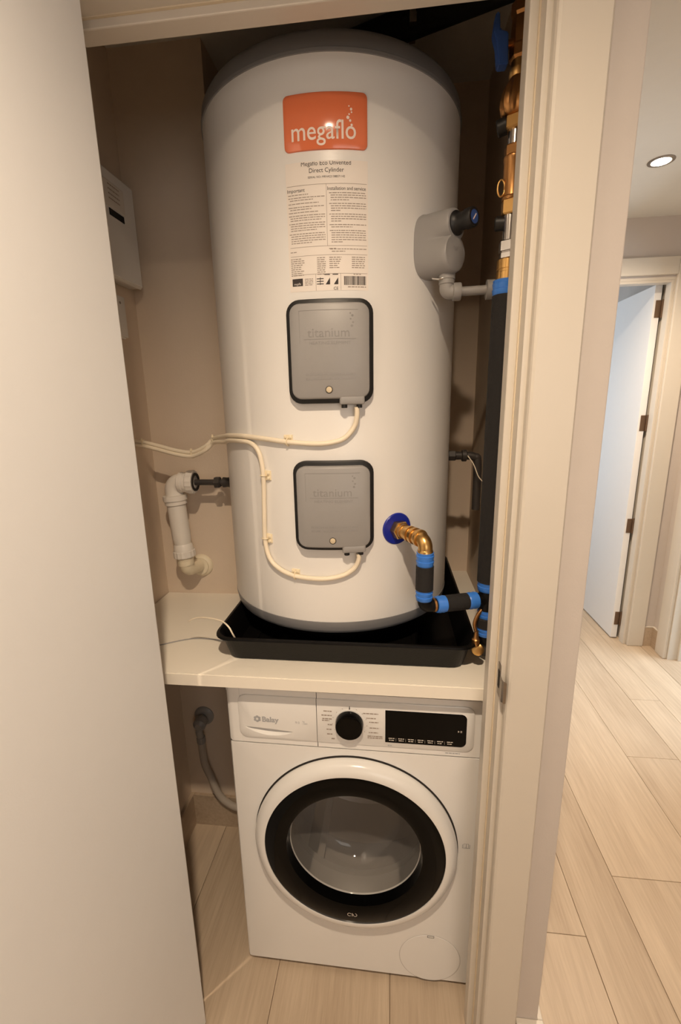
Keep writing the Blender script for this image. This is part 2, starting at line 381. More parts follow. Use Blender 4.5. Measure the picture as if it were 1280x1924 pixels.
# ------------------------------------------------------------------ recessed ceiling lamps
LLAB = ['round recessed downlight just outside the cupboard door', 'round recessed downlight at the left end of the hall',
        'lit recessed downlight with metal rim in the hall ceiling']
for (x, y), lab in zip(LAMPS, LLAB):
    t = thing('downlight', lab, 'ceiling light', (x, y, CEIL), 'recessed hall downlights')
    link('rim', lth((x, y, CEIL), (0, 0, -1), [(0, .047), (.002, .0465), (.004, .042), (.0035, .034), (.001, .033)], 32, cap1=False), M_STEEL, t, 40)
    link('lens', lth((x, y, CEIL-.001), (0, 0, -1), [(0, .033), (.003, .030), (.0045, .018), (.005, .0002)], 28), M_EMIT, t, 60)
    d = bpy.data.lights.new('lamp', 'SPOT'); d.energy = LAMP_W; d.color = WARM; d.spot_size = math.radians(152); d.spot_blend = 1; d.shadow_soft_size = .028
    o = bpy.data.objects.new('lamp', d); COL.objects.link(o); o.parent = t; o.location = (0, 0, -.012)

# ------------------------------------------------------------------ worktop
wt = thing('worktop', 'white laminate worktop shelf carrying the cylinder over the washing machine', 'worktop', (-.15, .3, .874))
bm = NB(); pl = [(LX+.001, .0165), (RX-.001, .0165), (RX-.001, BY-.001), (-.401, BY-.001), (-.401, BX-.001), (LX+.001, BX-.001)]
a = [bm.verts.new((x, y, .874)) for x, y in pl]; b = [bm.verts.new((x, y, .904)) for x, y in pl]
for i in range(6): bm.faces.new((a[i], a[(i+1) % 6], b[(i+1) % 6], b[i]))
bm.faces.new(a[::-1]); bm.faces.new(b); bmesh.ops.bevel(bm, geom=bm.edges[:], offset=.0016, segments=2, affect='EDGES')
link('board', bm, M_WTOP, wt)
link('front_edging', bx(LX+.002, RX-.002, .0157, .0166, .8755, .9025), M_WTOP, wt)

# ------------------------------------------------------------------ drip tray
tr = thing('drip_tray', 'shallow black plastic drip tray with flared lip under the cylinder', 'tray', (-.045, .37, .904))
def rrect(x0, x1, y0, y1, r, z, n=6):
    P = []
    for cx_, cy_, a0 in ((x1-r, y1-r, 0), (x0+r, y1-r, PI/2), (x0+r, y0+r, PI), (x1-r, y0+r, 1.5*PI)):
        for i in range(n+1): a_ = a0+PI/2*i/n; P.append((cx_+r*math.cos(a_), cy_+r*math.sin(a_), z))
    return P
x0, x1, y0, y1 = -.310, .227, .089, .664
rg = [(0.0, .904, .03), (-.004, .907, .03), (-.018, .960, .036), (-.024, .966, .04), (-.029, .967, .042), (-.0295, .964, .042), (-.0285, .9685, .042), (-.023, .9695, .04), (-.016, .962, .034), (.0005, .9085, .028)]
bm = NB(); prev = None
for e, z, r in rg:
    L = [bm.verts.new(p) for p in rrect(x0+e, x1-e, y0+e, y1-e, r, z)]
    if prev: bridge(bm, prev, L)
    else: bm.faces.new(L[::-1])
    prev = L
bm.faces.new(prev); link('basin', bm, M_TRAY, tr, 50)
bm = NB()
for i in range(5): box(bm, -.28+i*.1, -.265+i*.1, .16, .60, .908, .9115)
link('floor_rib', bm, M_TRAY, tr)

# ------------------------------------------------------------------ hot water cylinder
CX, CY, CR, PH0 = -.0766, .3781, .29, math.radians(4.6)
def cm(s, z, d=0.): ph = PH0+s/CR; return Vector((CX+(CR+d)*math.sin(ph), CY-(CR+d)*math.cos(ph), z))
def ca(deg, z, d=0.): ph = math.radians(deg); return Vector((CX+(CR+d)*math.sin(ph), CY-(CR+d)*math.cos(ph), z))
wc = thing('water_cylinder', 'tall white hot water cylinder with grey top and orange badge in the black tray', 'water heater', (CX, CY, .909))
link('shell', lth((CX, CY, 0), (0, 0, 1), [(.999, .286), (1.003, .2895), (1.006, CR), (1.3, CR), (1.7, CR), (2.0655, CR), (2.068, .2885)], 128), M_WHITE, wc, 30)
link('top_cap', lth((CX, CY, 0), (0, 0, 1), [(2.064, .2895), (2.0645, .2925), (2.070, .2928), (2.0715, .2912), (2.092, .2895), (2.101, .284), (2.1065, .272), (2.112, .22), (2.116, .1), (2.117, .002)], 128), M_GREY, wc, 40)
link('base_trim', lth((CX, CY, 0), (0, 0, 1), [(.971, .262), (.9715, .276), (.975, .2835), (.983, .2875), (.998, .2905), (1.0035, .2908), (1.0045, .2885)], 128), M_GREY, wc, 40)
link('base_support', lth((CX, CY, 0), (0, 0, 1), [(.9118, .205), (.914, .211), (.945, .243), (.958, .252), (.9715, .254)], 96), M_TRAY, wc, 40)
# badge
bz = 1.963; bd = link('badge', panel(cm, .150, .0865, .009, .0, .0035, .0025, zc=bz, nx=30), M_ORANGE, wc, 40)
tm = lambda x, z: cm(x, z, .0042)
join_b = text_bm('megaflo', .0415, lambda x, y: tm(x*.90-.0035, 1.9345+y), bold=.00022)
link('lettering', join_b, M_PRINTW, bd)
bm = NB()
for dx, dz, r in ((.0418, 1.9835, .0012), (.0455, 1.9790, .0021), (.0462, 1.9745, .0013), (.0420, 1.9715, .0014), (.0398, 1.9665, .0027), (.0437, 1.9620, .0020), (.0462, 1.9555, .0020)):
    vs = [bm.verts.new(tm(dx+r*math.cos(2*PI*i/14), dz+r*math.sin(2*PI*i/14))) for i in range(14)]; bm.faces.new(vs)
link('bubbles', bm, M_PRINTW, bd)
# data label
lb = NB(); N = 24
lz0, lz1 = 1.6895, 1.9035
q0 = [(lb.verts.new(cm(-.0755+.151*i/N, lz0, .0003)), lb.verts.new(cm(-.0755+.151*i/N, lz1, .0003))) for i in range(N+1)]
for (a, b), (c, d) in zip(q0, q0[1:]): lb.faces.new((a, c, d, b))
dl = link('data_label', lb, M_PAPER, wc, 60)
lm_ = lambda x, z: cm(x, z, .0006)
bm = text_bm('Megaflo Eco Unvented', .0100, lambda x, y: lm_(x-.0005, 1.8965+y))
bmesh.ops.bisect_plane(bm, geom=bm.verts[:]+bm.edges[:]+bm.faces[:], plane_co=(0, 0, 1.9022), plane_no=(0, 0, 1), clear_outer=True)
join(bm, text_bm('Direct Cylinder', .0100, lambda x, y: lm_(x, 1.8853+y)))
join(bm, text_bm('SERIAL NO: MRN4221388571142', .0048, lambda x, y: lm_(x, 1.8765+y)))
join(bm, text_bm('Important', .0083, lambda x, y: lm_(-.0738+x, 1.8565+y), 'LEFT'))
join(bm, text_bm('Installation and service', .0083, lambda x, y: lm_(.0008+x*.93, 1.8565+y), 'LEFT'))
link('heading', bm, M_INK, dl)
rnd = random.Random(3); bm = NB()
z = 1.8515
for n, gap in ((1, .0), (2, .001), (1, .0018), (2, .002), (1, .001), (3, .0015), (4, .0015), (5, .002)):
    z -= gap
    for k in range(n): bars(bm, lm_, -.0730+(.004 if k else .001), -.004, z, .0013, rnd, 1 if k < n-1 else rnd.uniform(.45, .9)); z -= .0038
z = 1.8515
for n, gap in ((4, 0), (4, .002), (4, .002), (2, .002), (6, .002), (2, .008)):
    z -= gap
    for k in range(n): bars(bm, lm_, .004+(.003 if k else 0), .0720, z, .0013, rnd, 1 if k < n-1 else rnd.uniform(.25, .7)); z -= .0038
for k in range(9): bars(bm, lm_, -.0715, -.0430, 1.7455-k*.0035, .0014, rnd, rnd.uniform(.6, 1)); bars(bm, lm_, -.0210, -.0030, 1.7455-k*.0035, .0014, rnd, .9)
for k in range(6): bars(bm, lm_, .0020, .0270, 1.7455-k*.0035, .0014, rnd, rnd.uniform(.6, 1)); bars(bm, lm_, .0440, .0720, 1.7455-k*.0035, .0014, rnd, .9)
bars(bm, lm_, -.0715, -.058, 1.7575, .0013, rnd); bars(bm, lm_, .002, .017, 1.7605, .0013, rnd)
for k in range(5): bars(bm, lm_, -.0455, -.028, 1.7105-k*.0026, .0011, rnd, .9)
bars(bm, lm_, .047, .062, 1.7165, .0013, rnd); bars(bm, lm_, .036, .071, 1.6945, .0016, rnd)
fp = link('fine_print', bm, M_INKL, dl); fp['kind'] = 'stuff'
bm = NB()
for x0_, x1_, z_ in ((-.0735, .0735, 1.8665), (-.0715, .0735, 1.7655), (-.0715, .0735, 1.7505), (-.0715, .0735, 1.7185)): quad(bm, lm_, x0_, x1_, z_, z_+.0006, 12)
quad(bm, lm_, -.0010, -.0004, 1.7655, 1.8665); quad(bm, lm_, -.0245, -.0239, 1.690, 1.7185); quad(bm, lm_, .0225, .0231, 1.690, 1.7185)
link('ruled_line', bm, M_INKL, dl)
bm = NB(); quad(bm, lm_, -.0700, -.0495, 1.6995, 1.7125, 3)                       # maker's panel
for x0_ in (-.006, .0095): bm.faces.new([bm.verts.new(lm_(x0_+dx, 1.7000+dz)) for dx, dz in ((0, 0), (.0085, 0), (.0085, .012))]); quad(bm, lm_, x0_-.002, x0_+.0085, 1.7165, 1.7180)
for k in range(3): quad(bm, lm_, -.0225, -.0095, 1.7005+k*.0045, 1.7020+k*.0045)
quad(bm, lm_, -.0166, -.0154, 1.6995, 1.7125)
join(bm, text_bm('CE', .0075, lambda x, y: lm_(.0135+x, 1.6905+y)))
link('symbols', bm, M_INK, dl)
link('panel_word', text_bm('megaflo', .0055, lambda x, y: cm(-.0600+x*.8, 1.7015+y, .0009)), M_PAPER, dl)
bm = NB(); x = .0290
while x < .0705:
    w = rnd.choice((.0005, .0008, .0012, .0016)); quad(bm, lm_, x, x+w, 1.6985, 1.7140); x += w+rnd.choice((.0005, .0008))
link('barcode', bm, M_INK, dl)
# element covers
def element(zc, h, flip):
    w = .1635
    g = link('element_cover', panel(cm, w-.0210, h-.0180, .0185, .004, .028, .006, zc=zc-.0008, nx=20), M_GREYL, wc, 40)
    link('gasket', panel(cm, w, h, .0255, -.001, .014, .003, zc=zc-.0005, nx=20), M_BLACK, g, 40)
    c3 = lambda x, z_: cm(x, z_, .0284)
    # raised frame and lettering moulded in the lid
    bm = NB(); fz = zc+h/2-.024
    for a in ((-.052, .050, fz, fz+.0007), (-.052, -.0513, fz-.058, fz), (-.044, .046, fz-.0510, fz-.0500)): quad(bm, c3, *a, nx=8)
    join(bm, text_bm('titanium', .0235, lambda x, y: c3(-.001+x*.95, fz-.047+y)))
    join(bm, text_bm('HEATING ELEMENT', .0075, lambda x, y: c3(.001+x*1.12, fz-.0600+y)))
    for dx, dz, r in ((.0365, -.006, .0015), (.040, -.010, .0022), (.037, -.016, .0015), (.041, -.022, .0018), (.039, -.028, .0022)):
        bm.faces.new([bm.verts.new(c3(dx+r*math.cos(2*PI*i/10), fz+dz+r*math.sin(2*PI*i/10))) for i in range(10)])
    for k in range(2): bars(bm, c3, -.043, .045, zc-h/2+.052-k*.008, .0036, rnd)
    link('moulded_lettering', bm, mat('moulded_grey', (142, 140, 139), .45) if 'moulded_grey' not in bpy.data.materials else bpy.data.materials['moulded_grey'], g)
    p = cm(-.0025, zc-h/2+.0250, .0275); dn = (p-Vector((CX, CY, p.z))).normalized()
    link('screw', lth(p, dn, [(0, .0060), (.0012, .0060), (.0022, .0052), (.0027, .002), (.0028, .0002)], 18), mat('screw_cap', (214, 198, 168), .4, .2) if 'screw_cap' not in bpy.data.materials else bpy.data.materials['screw_cap'], g, 40)
    link('screw_shade', lth(p, dn, [(0, .0072), (.0010, .0072), (.0010, .0061)], 18, cap1=False), M_RECSHADE, g)  # dark ring painting the shade around the screw head
    zb = zc-h/2
    link('gland_block', panel(cm, .046, .018, .003, .004, .027, .004, xc=.0385, zc=zb+.0055, nx=6), M_GREYL, g, 40)
    for sx in (.0245, .0525):
        q = cm(sx, zb-.010, .017); link('cable_gland', lth(q, (0, 0, 1), [(0, .0052), (.0005, .0058), (.007, .0058)], 14), M_BLACK, g, 40)
    return zb
zb1 = element(1.578, .192, 0)
zb2 = element(1.273, .190, 1)
# temperature relief valve cover with its black knob
VA = math.radians(46.5); vd = Vector((math.sin(VA), -math.cos(VA), 0)); vx = Vector((math.cos(VA), math.sin(VA), 0)); vz = Vector((0, 0, 1))
vo = Vector((CX, CY, 0))+vd*CR
def peanut(a, s=1., base=0.):
    # upper lobe at +.026 r .027, lower lobe at -.022 r .033, blended with a rounded slot for the base
    c, n_ = math.cos(a), math.sin(a); best = 0
    for zc_, r in ((.026, .0275), (-.026, .0325)):
        b_ = zc_*n_; disc = b_*b_-(zc_*zc_-r*r)
        if disc >= 0: best = max(best, b_+math.sqrt(disc))
    return best
bm = NB(); prev = None; n = 56
for t, s, bl in ((-.006, 1.18, 1.), (.004, 1.20, 1.), (.008, 1.17, .95), (.036, 1.05, .45), (.060, 1.0, .0), (.067, .97, .0), (.0695, .91, 0.)):
    L = []
    for i in range(n):
        a = 2*PI*i/n; r = peanut(a)
        rect = ((abs(math.cos(a))/.0335)**3+(abs(math.sin(a))/.0520)**3)**(-1/3)
        r = (r*(1-bl)+rect*bl)*s/ (1.0 if bl < .5 else 1.08)
        L.append(bm.verts.new(vo+vd*t+vx*(r*math.cos(a))+vz*(1.778+r*math.sin(a))))
    if prev: bridge(bm, prev, L)
    prev = L
bm.faces.new(prev); bmesh.ops.recalc_face_normals(bm, faces=bm.faces)
vc = link('valve_cover', bm, M_GREYL, wc, 50)
kp = vo+vd*.066+vz*1.804
link('knob', lth(kp, vd, [(0, .021), (.006, .021), (.010, .0165), (.014, .0150), (.026, .0150), (.0265, .0168), (.040, .0168), (.042, .0155)], 26), M_BLACK, vc, 35)
kx = kp+vd*.0424
bm = NB(); vs = [bm.verts.new(kx+vx*(.0115*math.cos(2*PI*i/20))+vz*(.0115*math.sin(2*PI*i/20))) for i in range(20)]; bm.faces.new(vs)
link('knob_disc', bm, M_BLUEH, vc)
bm = NB(); dv = (vx+vz*1.3).normalized(); pv = vd.cross(dv)
bm.faces.new([bm.verts.new(kx+vd*.0006+dv*a+pv*b) for a, b in ((-.007, -.0012), (.007, -.0012), (.007, .0012), (-.007, .0012))])
link('knob_mark', bm, M_PRINTW, vc)
bm = text_bm('T&P', .009, lambda x, y: vo+vd*.0700+vx*x+vz*(1.758+y)); link('moulded_lettering', bm, bpy.data.materials['moulded_grey'], vc)
link('test_lever', tube(NB(), [vo+vd*.03+vz*1.715-vx*.018, vo+vd*.045+vz*1.712-vx*.012, vo+vd*.06+vz*1.718], .0022, 8), M_CHROME, vc, 60)
# cold inlet: blue collar and brass tail
IA = math.radians(32.5); idr = Vector((math.sin(IA), -math.cos(IA), 0)); io = Vector((CX, CY, 1.2115))+idr*CR
link('inlet_collar', lth(io-idr*.004, idr, [(0, .0355), (.005, .0355), (.0068, .0335), (.0072, .012)], 40), M_BLUED, wc, 40)

# ------------------------------------------------------------------ cold feed: brass elbow, taped pipe run to the riser
cf = thing('cold_feed_pipe', 'short black lagged feed pipe with blue tape and brass elbow at the cylinder', 'pipe', (.1375, .045, 1.06))
bm = lth(io+idr*.0025, idr, [(0, .0195), (.003, .021), (.017, .021), (.020, .0195)], 6)
cn = link('hex_nut', bm, M_BRASS, cf)
link('union', lth(io+idr*.021, idr, [(0, .0165), (.010, .0165), (.0105, .0145), (.027, .0145), (.0275, .0175), (.034, .0175), (.0345, .0150), (.041, .0150), (.0415, .0178), (.050, .0178), (.0505, .0155), (.060, .0155)], 26), M_BRASS, cf, 30)
EX = Vector((.1375, .0452, 1.2115)); t_e = (EX-io).dot(idr)
c_ = io+idr*.104
bend = [io+idr*.080] + arc_pts(c_, -idr, Vector((0, 0, -1)), .016) + [c_+Vector((0, 0, -.030))]
link('elbow', tube(NB(), bend, .0145, 20, k=0), M_BRASS, cf, 40)
bm = NB(); lathe(bm, io+idr*.078, idr, [(0, .0165), (.003, .018), (.010, .018), (.011, .015)], 22); lathe(bm, c_+Vector((0, 0, -.031)), (0, 0, 1), [(0, .0158), (.010, .0158), (.012, .0145)], 22)
link('elbow_collar', bm, M_BRASS, cf, 40)
vx0, vy0 = c_.x, c_.y
def tape(parent, p, d, L, r):
    pr = [(0, r-.001)]; k = 5
    for i in range(k): pr += [(L*(i+.08)/k, r-.0004+.0008*(i % 2)), (L*(i+.92)/k, r+.0002+.0008*(i % 2))]
    return link('tape_band', lth(p, d, pr+[(L, r-.001)], 26), M_BLUE, parent, 50)
def lag(parent, p, d, L, r, nm='lagging'):
    return link(nm, lth(p, d, [(0, r-.003), (.002, r), (L-.002, r), (L, r-.003)], 26), M_FOAM, parent, 50)
tape(cf, (vx0, vy0, 1.158), (0, 0, 1), .0290, .0172)
lag(cf, (vx0, vy0, 1.105), (0, 0, 1), .055, .0180)
tape(cf, (vx0, vy0, 1.084), (0, 0, 1), .0230, .0168)
RXc, RYc = .2735, .100
hp0 = Vector((vx0, vy0, 1.070)); hp1 = Vector((RXc, RYc, 1.066)); hd = (hp1-hp0).normalized(); HL = (hp1-hp0).length
bend = [Vector((vx0, vy0, 1.092))] + arc_pts(hp0, Vector((0, 0, 1)), hd, .012) + [hp0+hd*.034]
link('elbow', tube(NB(), bend, .0138, 20, k=0), M_TRAY, cf, 40)
link('clip', lth(hp0+hd*.020, hd, [(0, .0145), (.004, .0150), (.005, .0138)], 20), M_BRASSD, cf, 40)
tape(cf, hp0+hd*.027, hd, .021, .0172); lag(cf, hp0+hd*.046, hd, .055, .0176); tape(cf, hp0+hd*.099, hd, .023, .0174)

# ------------------------------------------------------------------ riser by the right wall
rs = thing('riser_pipe', 'tall black lagged riser pipe with blue tape and brass valves beside the right jamb', 'pipe', (RXc, RYc, .98))
UPZ = (0, 0, 1); rp = lambda z: (RXc, RYc, z)
lag(rs, rp(1.105), UPZ, .565, .0235)
tape(rs, rp(1.668), UPZ, .026, .0232)
tape(rs, rp(1.086), UPZ, .028, .0215)
bm = lth(rp(1.040), UPZ, [(0, .0165), (.004, .0185), (.044, .0185), (.048, .0165)], 24); lathe(bm, hp1-hd*.024, hd, [(0, .015), (.024, .015)], 20)
link('tee', bm, M_TRAY, rs, 40)
tape(rs, rp(1.024), UPZ, .018, .0185); lag(rs, rp(1.001), UPZ, .024, .0215); tape(rs, rp(.983), UPZ, .019, .0195)
bend = [Vector(rp(.990))] + arc_pts(rp(.962), UPZ, (1, 0, 0), .015) + [Vector((RX, RYc, .962))]
link('elbow', tube(NB(), bend, .0150, 18, k=0), M_TRAY, rs, 40)
zz = 1.693
link('brass_union', lth(rp(zz), UPZ, [(0, .0175), (.001, .0185), (.0135, .0185), (.014, .0178), (.0185, .0178), (.019, .0185), (.034, .0185), (.036, .0165)], 28), M_BRASS, rs, 30)
link('chrome_nut', lth(rp(1.729), UPZ, [(0, .0135), (.001, .0155), (.009, .0155), (.010, .0135), (.012, .0150), (.0125, .0172), (.028, .0172), (.030, .0145)], 6), M_CHROME, rs)
link('pipe', lth(rp(1.757), UPZ, [(0, .0112), (.05, .0112)], 22), M_CHROME, rs, 40)
link('brass_nut', lth(rp(1.800), UPZ, [(0, .0145), (.002, .0165), (.022, .0165), (.024, .0145)], 6), M_BRASS, rs)
link('check_valve', lth(rp(1.823), UPZ, [(0, .0155), (.004, .0165), (.006, .0150), (.030, .0145), (.034, .0155), (.060, .0155), (.062, .0165), (.066, .0165), (.068, .0150)], 26), M_BRASSD, rs, 30)
ey = Vector(rp(1.842))+Vector((-.019, -.004, 0))
bm = NB(); tube(bm, [ey+Vector((.006*math.cos(a), 0, .013*math.sin(a))) for a in [i*PI/7-PI/2 for i in range(15)]], .0017, 8, k=2)
link('pull_ring', bm, M_BRASS, rs, 60)
link('black_cap', lth((RXc-.006, RYc+.006, 1.790), (-1, .3, .1), [(0, .012), (.016, .012), (.018, .010)], 18), M_BLACK, rs, 40)
link('brass_nut', lth(rp(1.890), UPZ, [(0, .0145), (.002, .0160), (.015, .0160), (.017, .0145)], 6), M_BRASSD, rs)
link('pipe', lth(rp(1.905), UPZ, [(0, .0112), (.026, .0112)], 22), M_CHROME, rs, 40)
link('hex_nut', lth(rp(1.929), UPZ, [(0, .016), (.002, .0195), (.018, .0195), (.020, .017)], 6), M_BRASS, rs)
bm = NB(); prev = None
for t, r in ((0, .017), (.004, .023), (.014, .0262), (.026, .0255), (.040, .0215), (.050, .016), (.056, .0130)):
    L = []
    for i in range(48):
        a = 2*PI*i/48; rr = r*(1+.075*math.cos(12*a)*(1 if 0 < t < .055 else 0)); L.append(bm.verts.new((RXc+rr*math.cos(a), RYc+rr*math.sin(a), 1.949+t)))
    if prev: bridge(bm, prev, L)
    else: bm.faces.new(L[::-1])
    prev = L
bm.faces.new(prev); link('strainer', bm, M_BRASSD, rs, 50)
link('black_cap', lth((RXc-.014, RYc+.004, 1.940), (-1, .3, -.2), [(0, .013), (.014, .013), (.016, .011)], 18), M_BLACK, rs, 40)
link('neck', lth(rp(2.003), UPZ, [(0, .0125), (.004, .0155), (.012, .0155), (.014, .0125), (.03, .0125)], 22), M_BRASS, rs, 40)
link('ball_valve', lth(rp(2.028), UPZ, [(0, .013), (.003, .017), (.018, .017), (.022, .0145), (.04, .0155), (.058, .0145), (.062, .017), (.078, .017), (.08, .013)], 8), M_BRASSD, rs)
bm = NB(); tube(bm, [(RXc-.004, RYc, 2.055), (RXc-.022, RYc-.002, 2.052)], .006, 10, k=0)
hv = link('valve_spindle', bm, M_BRASSD, rs, 50)
bm = NB(); pts = [(RXc-.020, 2.020), (RXc-.036, 2.020), (RXc-.040, 2.050), (RXc-.046, 2.066), (RXc-.043, 2.092), (RXc-.037, 2.092), (RXc-.035, 2.068), (RXc-.022, 2.064)]
fa = bm.faces.new([bm.verts.new((x, RYc-.012, z)) for x, z in pts]); ex = bmesh.ops.extrude_face_region(bm, geom=[fa])
bmesh.ops.translate(bm, verts=[v for v in ex['geom'] if isinstance(v, bmesh.types.BMVert)], vec=(0, .020, 0)); bmesh.ops.recalc_face_normals(bm, faces=bm.faces)
bmesh.ops.bevel(bm, geom=bm.edges[:], offset=.0018, segments=2, affect='EDGES')
link('lever_handle', bm, M_BLUEH, rs, 50)
link('pipe', lth(rp(2.107), UPZ, [(0, .0112), (.060, .0112)], 22), M_BRASSD, rs, 40)
tape(rs, rp(2.15), UPZ, .05, .0165)
link('pipe', lth(rp(2.19), UPZ, [(0, .0145), (CC-2.19, .0145)], 22), M_CHROME, rs, 40)

# grey plastic discharge branch
gd = thing('discharge_pipe', 'grey push-fit plastic discharge pipe elbowing from the relief valve to the right', 'pipe', (.1715, .150, 1.69))
gx, gy, gz = .1715, .150, 1.690
link('pipe', lth((gx, gy, gz+.006), UPZ, [(0, .0085), (.050, .0085)], 18), M_PIPEG, gd, 40)
link('collar', lth((gx, gy, gz+.012), UPZ, [(0, .0125), (.002, .0152), (.010, .0150), (.0105, .0162), (.022, .0162), (.024, .014)], 24), M_PIPEG, gd, 40)
bend = [Vector((gx, gy, gz+.016))] + arc_pts((gx, gy, gz), UPZ, (1, 0, 0), .008) + [Vector((gx+.016, gy, gz))]
link('elbow', tube(NB(), bend, .0138, 20, k=0), M_PIPEG, gd, 40)
link('collar', lth((gx+.012, gy, gz), (1, 0, 0), [(0, .0132), (.001, .0165), (.014, .0165), (.016, .0155), (.016, .009)], 24), M_PIPEG, gd, 40)
link('pipe', lth((gx+.02, gy, gz), (1, 0, .02), [(0, .0085), (.075, .0085)], 18), M_PIPEG, gd, 40)
link('collar', lth((.247, gy, gz+.001), (1, 0, 0), [(0, .012), (.001, .0178), (.016, .0178), (.018, .0150), (.030, .0150)], 24), M_PIPEG, gd, 40)
bm = lth((.285, gy, 1.64), UPZ, [(0, .0105), (.10, .0105)], 18); lathe(bm, (.285, gy, 1.715), UPZ, [(0, .012), (.001, .0165), (.022, .0165), (.024, .012)], 22); lathe(bm, (.285, gy, 1.672), UPZ, [(0, .0135), (.040, .0135)], 22)
link('tee', bm, M_PIPEG, gd, 40)
link('riser', lth((.285, gy, .904), UPZ, [(0, .0075), (.74, .0075)], 16), M_PIPEG, gd, 40)

# brass drain cock behind the tray
dc = thing('drain_cock', 'small brass drain cock hanging below the blue taped tee', 'valve', (.262, .100, .96))
bm = NB(); tube(bm, [(.268, .094, 1.052), (.254, .088, 1.035), (.247, .086, 1.015), (.250, .087, .998)], .0042, 12); link('tail', bm, M_BRASSD, dc, 50)
link('body', lth((.252, .088, .962), UPZ, [(0, .007), (.003, .009), (.014, .009), (.017, .006), (.034, .0045)], 16), M_BRASSD, dc, 40)
link('key', lth((.258, .090, .952), (-.2, -.5, .15), [(0, .011), (.002, .0135), (.008, .0135), (.010, .011)], 20), M_BRASS, dc, 40)
link('spindle', tube(NB(), [(.251, .088, .99), (.253, .088, .965)], .004, 10, k=0), M_CHROME, dc, 50)

# dark fitting at the rear right of the cylinder and the lagged duct over it
rf = thing('rear_outlet_pipe', 'dark outlet elbow low behind the right side of the cylinder', 'pipe', (.215, .378, 1.344))
link('nut', lth((.2136, .378, 1.344), (1, 0, 0), [(0, .011), (.002, .014), (.018, .014), (.020, .011)], 6), M_DARKP, rf)
bm = NB(); tube(bm, [(.225, .378, 1.344), (.262, .378, 1.344), (.282, .378, 1.340), (.290, .378, 1.325), (.291, .378, 1.20)], .0105, 14); link('bend', bm, M_DARKP, rf, 50)
link('nut', lth((.248, .378, 1.344), (1, 0, 0), [(0, .012), (.002, .0155), (.012, .0155), (.014, .012)], 20), M_DARKP, rf, 40)
link('earth_wire', tube(NB(), [(.262, .364, 1.345), (.275, .350, 1.325), (.287, .340, 1.295), (.300, .335, 1.28)], .0013, 6), M_CABLE, rf, 60)
od = thing('ceiling_pipe', 'black lagged pipe crossing the dark ceiling above the cylinder', 'pipe', (.05, .44, 2.3))
link('lagging', cyl2(NB(), (-.06, .492, 2.322), (.330, .352, 2.322), .030, 28, .004), M_FOAM, od, 50)
link('bracket', bx(.10, .115, .398, .462, 2.30, CC), M_STEEL, od)

# ------------------------------------------------------------------ left: waste valve, overflow tail
ov = thing('overflow_pipe', 'thin dark overflow pipe with compression nut on the left side of the cylinder', 'pipe', (-.366, .378, 1.274))
oy, oz = .378, 1.274
link('pipe', lth((-.492, oy, oz), (1, 0, 0), [(0, .0085), (.128, .0085)], 18), M_DARKP, ov, 40)
link('compression_nut', lth((-.430, oy, oz), (1, 0, 0), [(0, .010), (.002, .0165), (.015, .0165), (.018, .013)], 6), M_DARKP, ov)
link('tail_nut', lth((-.405, oy, oz), (1, 0, 0), [(0, .012), (.001, .0145), (.014, .0135), (.028, .0165), (.042, .0165)], 22), M_DARKP, ov, 40)
wv = thing('waste_trap', 'white plastic waste valve with elbow curving into the ivory wall flange', 'pipe', (-.5374, .38, 1.02))
top = Vector((-.556, .380, 1.271)); wb_ = Vector((-.5395, .380, 1.022)); ax = (wb_-top).normalized()
def ribbed(bm, p, d, L, r, n=32):
    x, y, d = frame(d); p = Vector(p); prev = None
    for t, k in ((0, .94), (.002, 1.), (L-.002, 1.), (L, .94)):
        Lr = [bm.verts.new(p+d*t+(x*math.cos(2*PI*i/n)+y*math.sin(2*PI*i/n))*(r*k*(1+.06*(i % 2)))) for i in range(n)]
        if prev: bridge(bm, prev, Lr)
        else: bm.faces.new(Lr[::-1])
        prev = Lr
    bm.faces.new(prev); return bm
link('nut', ribbed(NB(), (-.5075, oy, oz+.001), (1, 0, 0), .020, .0318), M_WASTE, wv, 30)
link('socket', lth((-.534, oy, oz), (1, 0, 0), [(0, .0265), (.002, .0285), (.012, .0285), (.013, .0270), (.018, .0270), (.019, .0290), (.028, .0290)], 32), M_WASTE, wv, 40)
link('socket_mouth', lth((-.4875, oy, oz+.001), (1, 0, 0), [(0, .026), (.003, .0255), (.003, .019), (-.004, .018)], 28), M_RECSHADE, wv, 40)
bend = [top+Vector((.030, 0, .003))] + [p for p in arc_pts(top+Vector((0, 0, .003)), (1, 0, 0), ax, .024, 10)] + [top+ax*.036]
link('elbow', tube(NB(), bend, .0245, 28, k=0), M_WASTE, wv, 50)
link('collar', lth(top+ax*.034, ax, [(0, .026), (.0005, .0335), (.015, .0335), (.0155, .0305), (.027, .0305), (.0275, .0275), (.029, .0265)], 32), M_WASTE, wv, 40)
link('valve_body', lth(top+ax*.062, ax, [(0, .0262), (.030, .0262), (.100, .0262), (.112, .0245), (.118, .0235), (.122, .0262), (.132, .0275), (.136, .0285), (.142, .0285)], 32), M_WASTE, wv, 40)
link('nut', ribbed(NB(), top+ax*.200, ax, .021, .0300), M_WASTE, wv, 30)
link('spigot', lth(top+ax*.219, ax, [(0, .0225), (.002, .0245), (.010, .0245), (.011, .0235), (.026, .0235)], 28), M_WASTE2, wv, 40)
fl = Vector((-.524, BX, .999)); eb = top+ax*.252; fd = (fl-eb).normalized()
bend = [top+ax*.240] + arc_pts(top+ax*.258, -ax, fd, .018, 8) + [eb+fd*.055]
link('wall_bend', tube(NB(), bend, .0215, 26, k=0), M_WASTE2, wv, 50)
